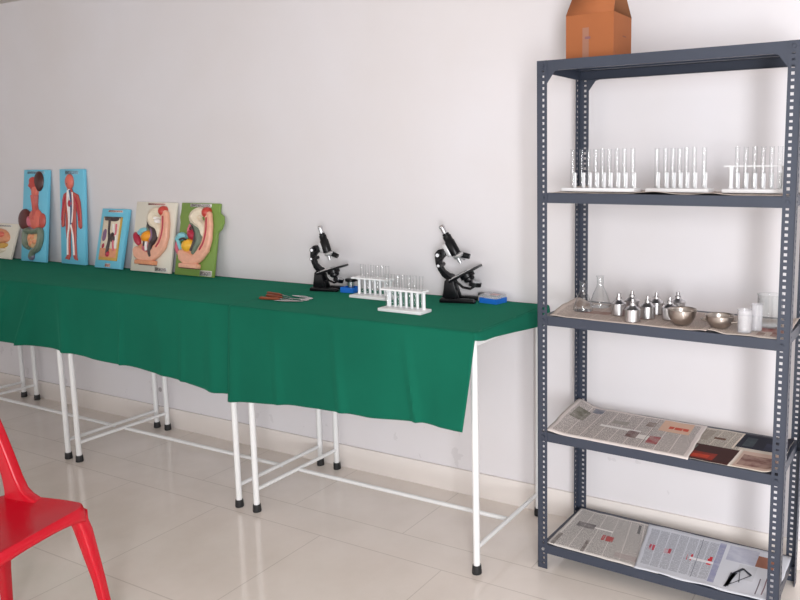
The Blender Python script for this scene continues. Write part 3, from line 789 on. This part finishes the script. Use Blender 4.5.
class Board:
    DS = .68   # depth of the painted reliefs
    def __init__(s, xl, xr, h, th, mat, label, lean_off=.072, shape=None):
        name = 'anatomy_model'
        s.w, s.h, s.th = xr-xl, h, th
        lean = math.asin(lean_off/h)                # the top back edge touches the wall
        s.lean = lean
        s.r = empty(name, ((xl+xr)/2, -.002-th-lean_off, CZ+.0008+th*math.sin(lean)), label, 'anatomy model', 'anatomy models leaning on the wall', rx=-lean)
        # local frame: x across, z up, front face at y=0, board goes back to y=+th
        m = MB()
        if shape: m.prism([(u*s.w-s.w/2, v*h) for u, v in shape], 0, th, bev=.002)
        else: m.box(-s.w/2, s.w/2, 0, th, 0, h, bev=.003)
        m.build('board', mat, s.r)
    def P(s, u, v, d=0): return Vector((u*s.w-s.w/2, -d*s.DS, v*s.h))
    def blob(s, name, mat, pts, hgt, bm=None):
        """outline polygon raised into a domed relief"""
        P = [s.P(u, v) for u, v in pts]
        # smooth the outline
        for _ in range(2):
            Q = []
            for i in range(len(P)):
                a, b = P[i], P[(i+1) % len(P)]; Q += [a*.75+b*.25, a*.25+b*.75]
            P = Q
        c = sum(P, Vector())/len(P); m = MB(); rings = []
        for sc, d in ((1, -.001), (1, .35), (.94, .68), (.80, .88), (.55, .98)):
            rings.append([m.bm.verts.new(Vector((c.x+(p.x-c.x)*sc, -hgt*s.DS*d if d > 0 else .001, c.z+(p.z-c.z)*sc))) for p in P])
        for a, b in zip(rings, rings[1:]): m.bridge(a, b)
        m.face(rings[-1])
        return m.build(name, mat, s.r, ang=70)
    def vessel(s, name, mat, pts, rad, d=.0, par=None, n=8, sub=4):
        P = [s.P(u, v, d+(q[0] if q else 0)) for u, v, *q in pts]
        # catmull-rom
        out = []; R = []
        rad = rad if isinstance(rad, (list, tuple)) else [rad]*len(P)
        for i in range(len(P)-1):
            p0, p1, p2, p3 = P[max(i-1, 0)], P[i], P[i+1], P[min(i+2, len(P)-1)]
            for k in range(sub):
                t = k/sub
                out.append(.5*((2*p1)+(p2-p0)*t+(2*p0-5*p1+4*p2-p3)*t*t+(3*p1-p0-3*p2+p3)*t**3)); R.append(rad[i]+(rad[i+1]-rad[i])*t)
        out.append(P[-1]); R.append(rad[-1])
        return MB().tube(out, R, n, ref=(0, 1, 0)).build(name, mat, par or s.r)
    def egg(s, name, mat, u, v, ru, rv, d, ang=0):
        M = Matrix.Rotation(ang, 4, 'Y')
        return MB().ell(s.P(u, v, d*.25), (ru, d*s.DS, rv), M).build(name, mat, s.r)
    def strip(s, name, mat, u0, v0, u1, v1, d=.0008):
        m = MB(); a, b = s.P(u0, v0, d), s.P(u1, v1, d)
        def f(i, j): return (a.x+(b.x-a.x)*i, a.y, a.z+(b.z-a.z)*j)
        m.grid(f, 1, 1); return m.build(name, mat, s.r, solid=.0006, soff=0)

# digestive tract
B = Board(-3.722, -3.470, .562, .018, C_skyblue, 'tall blue anatomy board showing head, stomach and intestines', .068)
B.strip('title_strip', M_caption_dark, .15, .955, .85, .985)
B.egg('hair', P_brown, .66, .875, .046, .062, .024, -.12)
B.blob('face', P_red, [(.28, .90), (.42, .93), (.62, .90), (.66, .80), (.56, .74), (.44, .74), (.36, .80), (.24, .82), (.32, .86)], .026)
B.blob('jaw', P_coral, [(.42, .82), (.62, .84), (.66, .74), (.55, .69), (.42, .71)], .028)
B.vessel('gullet', P_rust, [(.54, .72), (.56, .62), (.60, .54), (.58, .46)], [.028, .021, .021, .026], .008)
B.egg('stomach', P_coral, .60, .46, .070, .066, .030, .5)
B.egg('stomach_bulge', P_rust, .84, .45, .036, .046, .022)
B.egg('liver', P_dkred, .15, .455, .066, .066, .028, -.2)
B.blob('stomach_opening', P_pink, [(.30, .50), (.44, .49), (.52, .44), (.50, .38), (.36, .37), (.28, .42)], .034)
B.egg('pancreas', P_grey, .55, .345, .085, .018, .02, .1)
B.vessel('large_intestine', P_olive, [(.40, .15), (.24, .19), (.22, .30), (.30, .335), (.55, .325), (.82, .345), (.84, .24), (.74, .15), (.56, .11), (.48, .055)], [.016, .020, .021, .020, .018, .020, .021, .020, .018, .018], .014)
B.blob('small_intestine', P_tan, [(.30, .31), (.52, .31), (.74, .31), (.72, .20), (.58, .14), (.42, .15), (.30, .22)], .026)
for (u, v) in ((.42, .26), (.55, .27), (.48, .20), (.62, .22)): B.egg('bowel_loop', P_skin2, u, v, .028, .018, .030, u*5)
B.egg('rectum', P_grey, .48, .055, .026, .024, .028)

# circulatory figure
B = Board(-3.360, -3.130, .563, .020, C_skyblue, 'tall blue anatomy board with a full red human figure', .036)
B.strip('title_strip', M_caption_dark, .25, .945, .80, .985)
B.egg('head', P_coral, .46, .868, .036, .046, .028)
body = [(.38, .80), (.54, .80), (.58, .765), (.80, .735), (.88, .66), (.92, .52), (.93, .40), (.88, .375), (.80, .40), (.78, .52), (.72, .62), (.69, .50), (.70, .40), (.68, .24), (.70, .08), (.74, .045), (.62, .05), (.56, .09), (.54, .24), (.50, .40),
        (.46, .40), (.44, .24), (.44, .09), (.38, .045), (.20, .055), (.30, .09), (.31, .24), (.27, .40), (.28, .50), (.29, .62), (.22, .52), (.20, .40), (.12, .385), (.09, .42), (.12, .54), (.16, .68), (.22, .74), (.36, .765)]
m = MB()
P0 = [B.P(u, v) for u, v in body]
m2 = bmesh.new(); f = m2.faces.new([m2.verts.new(p) for p in P0])
r_ = bmesh.ops.extrude_face_region(m2, geom=[f])
for v in r_['geom']:
    if isinstance(v, bmesh.types.BMVert): v.co.y -= .010
bmesh.ops.triangulate(m2, faces=[f for f in m2.faces if len(f.verts) > 4])
m.merge(m2); bo = m.build('body', P_rust, B.r, ang=50)
mod = bo.modifiers.new('bev', 'BEVEL'); mod.width = .004; mod.segments = 3; mod.limit_method = 'ANGLE'
B.egg('heart', P_crimson, .50, .64, .02, .026, .026)
B.vessel('aorta', P_white, [(.47, .79), (.49, .66), (.50, .52), (.52, .42), (.60, .30), (.63, .10)], .0055, .017)
B.vessel('vein', P_navy, [(.50, .78), (.55, .66), (.54, .52), (.52, .42)], .005, .018)
B.vessel('vein', P_white, [(.42, .78), (.40, .66), (.44, .52), (.44, .40), (.38, .28), (.36, .10)], .0055, .017)
B.vessel('vein', P_white, [(.60, .76), (.62, .66), (.60, .54), (.56, .44)], .004, .017)
for sgn in (-1, 1): B.vessel('arm_artery', P_crimson, [(.5+sgn*.20, .71), (.5+sgn*.31, .60), (.5+sgn*.36, .46)], .0045, .016)
B.egg('mouth', P_dark, .46, .845, .008, .007, .030)

# framed section
B = Board(-2.982, -2.750, .342, .020, C_skyblue, 'short light blue board with a small gold-edged tissue section', .078)
B.strip('title_strip', M_caption_red, .25, .94, .80, .975)
for nm_, mt_, (u0, v0, u1, v1), hh in (('ochre_panel', P_gold, (.17, .13, .84, .86), .010), ('upper_panel', P_bone, (.20, .33, .81, .84), .0125), ('lower_panel', P_skin2, (.20, .18, .81, .33), .012)):
    a, b = B.P(u0, v0), B.P(u1, v1); MB().box(a.x, b.x, -hh, 0, a.z, b.z, bev=.002).build(nm_, mt_, B.r)
B.blob('dark_top_layer', P_dark, [(.18, .86), (.18, .86), (.84, .86), (.84, .86), (.83, .79), (.60, .77), (.40, .79), (.18, .78)], .022)
B.blob('tissue_mass', P_purple, [(.22, .66), (.38, .68), (.40, .50), (.32, .42), (.20, .44)], .022)
B.blob('tissue_mass', P_crimson, [(.22, .40), (.36, .44), (.38, .34), (.24, .30)], .02)
B.vessel('hair_shaft', P_dark, [(.44, .84), (.46, .62), (.52, .48), (.50, .34), (.48, .22)], [.010, .008, .010, .012, .008], .017)
B.egg('gland', P_dark, .62, .52, .030, .032, .026)
B.vessel('duct', P_pink, [(.70, .74), (.72, .60), (.66, .44), (.72, .30)], .007, .016)
B.vessel('duct', P_white, [(.58, .74), (.62, .64), (.74, .52), (.76, .34)], .006, .016)
B.egg('bulb', P_crimson, .50, .24, .022, .02, .024)
B.strip('caption', M_caption_red, .40, .02, .60, .08)

# two pelvis sections
def pelvis(B, male):
    sk = [(.72, .90), (.86, .88), (.92, .70), (.93, .50), (.88, .34), (.74, .22), (.60, .15), (.30, .14), (.14, .20), (.10, .30), (.16, .36), (.36, .32), (.50, .28), (.60, .35), (.70, .47), (.745, .62), (.735, .77)]
    if not male: sk = [(u*.98+.02, v) for u, v in sk]
    P0 = [B.P(u, v) for u, v in sk]
    m2 = bmesh.new(); f = m2.faces.new([m2.verts.new(p) for p in P0])
    g = bmesh.ops.extrude_face_region(m2, geom=[f])
    for v in g['geom']:
        if isinstance(v, bmesh.types.BMVert): v.co.y -= .028
    bmesh.ops.triangulate(m2, faces=[f for f in m2.faces if len(f.verts) > 4])
    m = MB(); m.merge(m2); o = m.build('skin_wall', P_skin, B.r, ang=50)
    md = o.modifiers.new('bev', 'BEVEL'); md.width = .012; md.segments = 4; md.limit_method = 'ANGLE'
    B.blob('fat_layer', P_skin2, [(.16, .36), (.36, .42), (.62, .46), (.72, .40), (.62, .26), (.40, .22), (.18, .25)], .034)
    B.vessel('sacrum', P_bone, [(.74, .84), (.58, .86), (.50, .78), (.56, .68), (.68, .62), (.72, .50)] if male else [(.70, .86), (.56, .87), (.46, .80), (.56, .72), (.68, .66), (.70, .54)], [.018, .03, .034, .032, .026, .016], .016)
    for i, (u, v) in enumerate(((.55, .84), (.56, .76), (.63, .72), (.68, .64))): B.egg('vertebra', P_white, u, v, .020, .018, .040, .5)
    B.egg('muscle', P_red, .74, .87, .026, .03, .048)
    B.vessel('muscle_band', P_crimson, [(.80, .80), (.82, .62), (.78, .46), (.70, .36)], .007, .036)
    if male:
        B.vessel('rectum', P_dark, [(.44, .76), (.50, .66), (.62, .60), (.64, .48), (.56, .40), (.54, .30), (.58, .22)], [.014, .020, .022, .022, .018, .016, .012], .028)
        B.vessel('rectum_lining', P_purple, [(.56, .62), (.60, .52), (.56, .44)], .010, .044)
        B.blob('peritoneum', P_olive, [(.34, .70), (.44, .72), (.50, .60), (.44, .54), (.34, .58)], .022)
        B.egg('bladder', P_orange, .42, .50, .046, .034, .052, -.35)
        B.vessel('tissue_edge', P_ltblue, [(.18, .54), (.26, .58), (.38, .60)], [.014, .018, .012], .012)
        B.egg('pubic_muscle', P_crimson, .13, .46, .020, .044, .030, -.6)
        B.blob('prostate', P_pink, [(.36, .42), (.50, .42), (.60, .34), (.56, .27), (.36, .27), (.30, .34)], .042)
        B.vessel('duct', P_white, [(.46, .43), (.46, .36), (.48, .30)], .008, .042)
        B.vessel('duct', P_dark, [(.40, .44), (.40, .36)], .005, .042)
    else:
        B.vessel('rectum', P_olive, [(.40, .72), (.50, .70), (.62, .60), (.66, .48), (.58, .38), (.52, .30)], [.012, .018, .022, .022, .018, .012], .030)
        B.vessel('rectum_lining', P_dark, [(.48, .68), (.58, .58), (.56, .44), (.50, .34)], .010, .044)
        B.egg('uterus', P_crimson, .46, .56, .040, .032, .050, .3)
        B.egg('ovary', P_dkred, .42, .64, .016, .016, .038)
        B.vessel('fallopian_tube', P_pink, [(.40, .70), (.36, .62), (.38, .54)], .008, .034)
        B.egg('bladder', paint('bladder yellow paint', (240, 184, 56)), .36, .41, .046, .036, .054, -.2)
        B.vessel('tissue_edge', P_ltblue, [(.03, .48), (.14, .53), (.26, .52)], [.016, .024, .014], .014)
        B.vessel('tissue_edge', P_ltblue, [(.10, .47), (.15, .40), (.20, .35)], .010, .03)
        B.vessel('muscle_band', P_dark, [(.18, .48), (.26, .50), (.36, .48)], .006, .044)
        B.vessel('pubic_skin', P_pink, [(.06, .46), (.06, .36), (.16, .28)], [.010, .014, .014], .016)
    m = MB(); a = B.P(.22, .10); b = B.P(.68, .165)
    m.box(a.x, b.x, -.036, 0, a.z, b.z, bev=.006); m.build('base_flange', P_skin2 if male else P_skin, B.r)
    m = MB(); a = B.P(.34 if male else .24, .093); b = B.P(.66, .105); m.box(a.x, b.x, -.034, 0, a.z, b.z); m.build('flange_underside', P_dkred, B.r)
B = Board(-2.683, -2.355, .385, .014, C_cream, 'cream board with a pelvis section and orange bladder')
pelvis(B, True)
B.strip('title_strip', M_caption_red, .30, .955, .74, .985); B.strip('caption', M_caption, .62, .02, .92, .075)
B = Board(-2.320, -2.026, .386, .014, C_green, 'green board with a pelvis section and yellow bladder, rightmost model',
          shape=[(0, 0), (1, 0), (1, .60), (1.08, .66), (1.12, .74), (1.10, .83), (1.0, .88), (1.0, 1), (.02, 1), (.02, .86), (0, .8), (0.03, .72), (0.02, .5), (0, .3)])
pelvis(B, False)
B.strip('title_strip', M_caption, .25, .945, .80, .99); B.strip('caption', M_caption, .66, .01, .96, .085)

# low cream board cut by the frame edge
B = Board(-4.18, -3.835, .228, .014, C_cream, 'low cream board at far left edge with an orange relief model')
B.blob('flesh_mass', P_skin2, [(.10, .70), (.40, .86), (.70, .80), (.86, .60), (.80, .46), (.5, .40), (.2, .42)], .030)
B.blob('yellow_layer', P_gold, [(.06, .42), (.40, .40), (.84, .46), (.80, .30), (.40, .22), (.06, .26)], .022)
B.blob('pale_layer', P_bone, [(.06, .26), (.5, .22), (.82, .32), (.78, .18), (.4, .10), (.06, .12)], .026)
B.egg('red_organ', P_coral, .60, .66, .045, .022, .045)
B.egg('red_organ', P_coral, .30, .64, .045, .022, .045)
B.vessel('duct', P_crimson, [(.40, .86), (.44, .74), (.42, .62)], .007, .030)
B.strip('title_strip', M_caption, .3, .90, .8, .95)

# ------------------------------------------------------------------ red chair
ch = empty('plastic_chair', (-1.177, -1.666, 0), 'red moulded plastic chair at the lower left corner', 'chair', rz=math.radians(14.5))
SH = .456
def seat_f(s, t):
    # s along depth (0 back..1 front), t across; outer rings fold down as the skirt
    u, v = s*2-1, t*2-1
    a = max(abs(u), abs(v)); k = .86
    dep, hw = .145, .185-.016*(1-s)
    def sq(e): return math.copysign(min(1, abs(e)/k), e)
    x, y = dep*sq(u), hw*sq(v)
    # round the plan corners
    cu, cv = abs(sq(u)), abs(sq(v)); rr = .035
    cx, cy = dep-rr, hw-rr
    if abs(x) > cx and abs(y) > cy:
        dx, dy = abs(x)-cx, abs(y)-cy; m_ = max(dx, dy); L = math.hypot(dx, dy)
        if L > 1e-9: x = math.copysign(cx+dx*m_/L, x); y = math.copysign(cy+dy*m_/L, y)
    z = SH-.014*(1-(x/dep)**2)*(1-(y/hw)**2)-.004*smoothstep(.6, 1, s)
    if a > k:
        q = (a-k)/(1-k)
        arch = .030+.030*max(abs(x)/dep if abs(v) >= abs(u) else 0, abs(y)/hw if abs(u) > abs(v) else 0)**3
        z -= arch*q+0.0; ex = .006*math.sin(min(1, q*2)*PI/2)
        x *= 1+ex/dep; y *= 1+ex/hw
    z += .010*(1-s)
    return (x+.035, y+.005, z)
m = MB(); m.grid(seat_f, 44, 44)
m.build('seat', M_red_plastic, ch, solid=.006, soff=-1, ang=60)
def rect_loft(m, secs, bev=.25):
    rings = []
    for c, wx, wy in secs:
        c = Vector(c); pts = []
        for (sx, sy) in ((-1, -1), (1, -1), (1, 1), (-1, 1)):
            b1 = bev*min(wx, wy)
            for k in range(4):
                an = math.atan2(sy, sx)-PI/4+k/3*PI/2
                pts.append(c+Vector((sx*(wx/2-b1)+b1*math.cos(an), sy*(wy/2-b1)+b1*math.sin(an), 0)))
        rings.append([m.bm.verts.new(p) for p in pts])
    for a, b in zip(rings, rings[1:]): m.bridge(a, b)
    m.face(rings[0][::-1]); m.face(rings[-1])
for sx in (-1, 1):
    for sy in (-1, 1):
        m = MB(); hx = .157 if sx > 0 else .115; hy = .166+.005*sy if sx > 0 else .150+.005*sy
        rect_loft(m, [((sx*(hx+.058), sy*(hy+.040), 0), .026, .026), ((sx*(hx+.036), sy*(hy+.024), .2), .031, .031), ((sx*(hx+.010), sy*(hy+.007), .37), .042, .042), ((sx*(hx-.004), sy*(hy-.005), .438), .040, .040)])
        m.build('leg', M_red_plastic, ch)
# backrest: two flared posts, top rail and slats
def bx_(z): # backward lean of the back
    return interp([(.40, -.050), (.463, -.052), (.52, -.067), (.60, -.093), (.68, -.124), (.86, -.205)], z)
for s_ in (-1, 1):
    m = MB(); secs = []
    for z_, wx in ((.42, .140), (.448, .136), (.462, .112), (.474, .086), (.49, .068), (.53, .055), (.60, .047), (.68, .043), (.78, .040), (.85, .036)):
        secs.append(((bx_(z_)+.30*max(0, wx-.062)*(1 if z_ < .5 else 0), .004+s_*(.160+.03*(z_-.44)), z_), wx, .034))
    rect_loft(m, secs); m.build('back_post', M_red_plastic, ch)
def backpanel(s, t):
    y = -.168+.344*s; z_ = .74+.10*t+.02*math.sin(s*PI); return (bx_(z_)-.012*math.sin(s*PI), y, z_)
m = MB(); m.grid(backpanel, 20, 6); m.build('top_rail', M_red_plastic, ch, solid=.02, soff=0)
for k in range(3):
    m = MB(); yy = -.070+.07*k
    m.tube([(bx_(z_)-.006, yy, z_) for z_ in (.425, .5, .6, .7, .76)], .014, 8, flat=.4, ref=(0, 1, 0)); m.build('back_slat', M_red_plastic, ch)

# ------------------------------------------------------------------ light
wd = bpy.data.worlds.new('World'); SC.world = wd; wd.use_nodes = True
bg = wd.node_tree.nodes['Background']; bg.inputs[0].default_value = (1.0, .985, .975, 1); bg.inputs[1].default_value = .88
def area(name, loc, target, sx, sy, power, col):
    l = bpy.data.lights.new(name, 'AREA'); l.shape = 'RECTANGLE'; l.size = sx; l.size_y = sy; l.energy = power; l.color = col
    o = bpy.data.objects.new(name, l); COL.objects.link(o); o.location = loc
    o.rotation_euler = (Vector(target)-Vector(loc)).to_track_quat('-Z', 'Y').to_euler(); return o
area('doorway_daylight', (2.2, -4.0, 1.3), (0, 0, .8), 0.7, 1.9, 80, (.95, .97, 1))

# ------------------------------------------------------------------ camera
cam = bpy.data.cameras.new('Camera'); co = bpy.data.objects.new('Camera', cam); COL.objects.link(co); SC.camera = co
yaw, pitch, roll, fpx = .480318475, -.132689353, -.0061061, 753.088
r0 = Vector((math.cos(yaw), math.sin(yaw), 0))
fw = Vector((-math.sin(yaw)*math.cos(pitch), math.cos(yaw)*math.cos(pitch), math.sin(pitch)))
u0 = r0.cross(fw)
rt = r0*math.cos(roll)+u0*math.sin(roll); up = -r0*math.sin(roll)+u0*math.cos(roll)
co.matrix_world = Matrix(((rt.x, up.x, -fw.x, 1.14791688), (rt.y, up.y, -fw.y, -2.78349635), (rt.z, up.z, -fw.z, 1.48059372), (0, 0, 0, 1)))
cam.sensor_width = 36; cam.sensor_fit = 'HORIZONTAL'; cam.lens = fpx*36/800
cam.shift_x = -116.0289/800; cam.shift_y = -34.537/800
cam.clip_start = .05

vs = SC.view_settings
SC.display_settings.display_device = 'sRGB'
vs.view_transform = 'Standard'; vs.look = 'None'; vs.exposure = 0.79; vs.gamma = 1; vs.use_curve_mapping = False
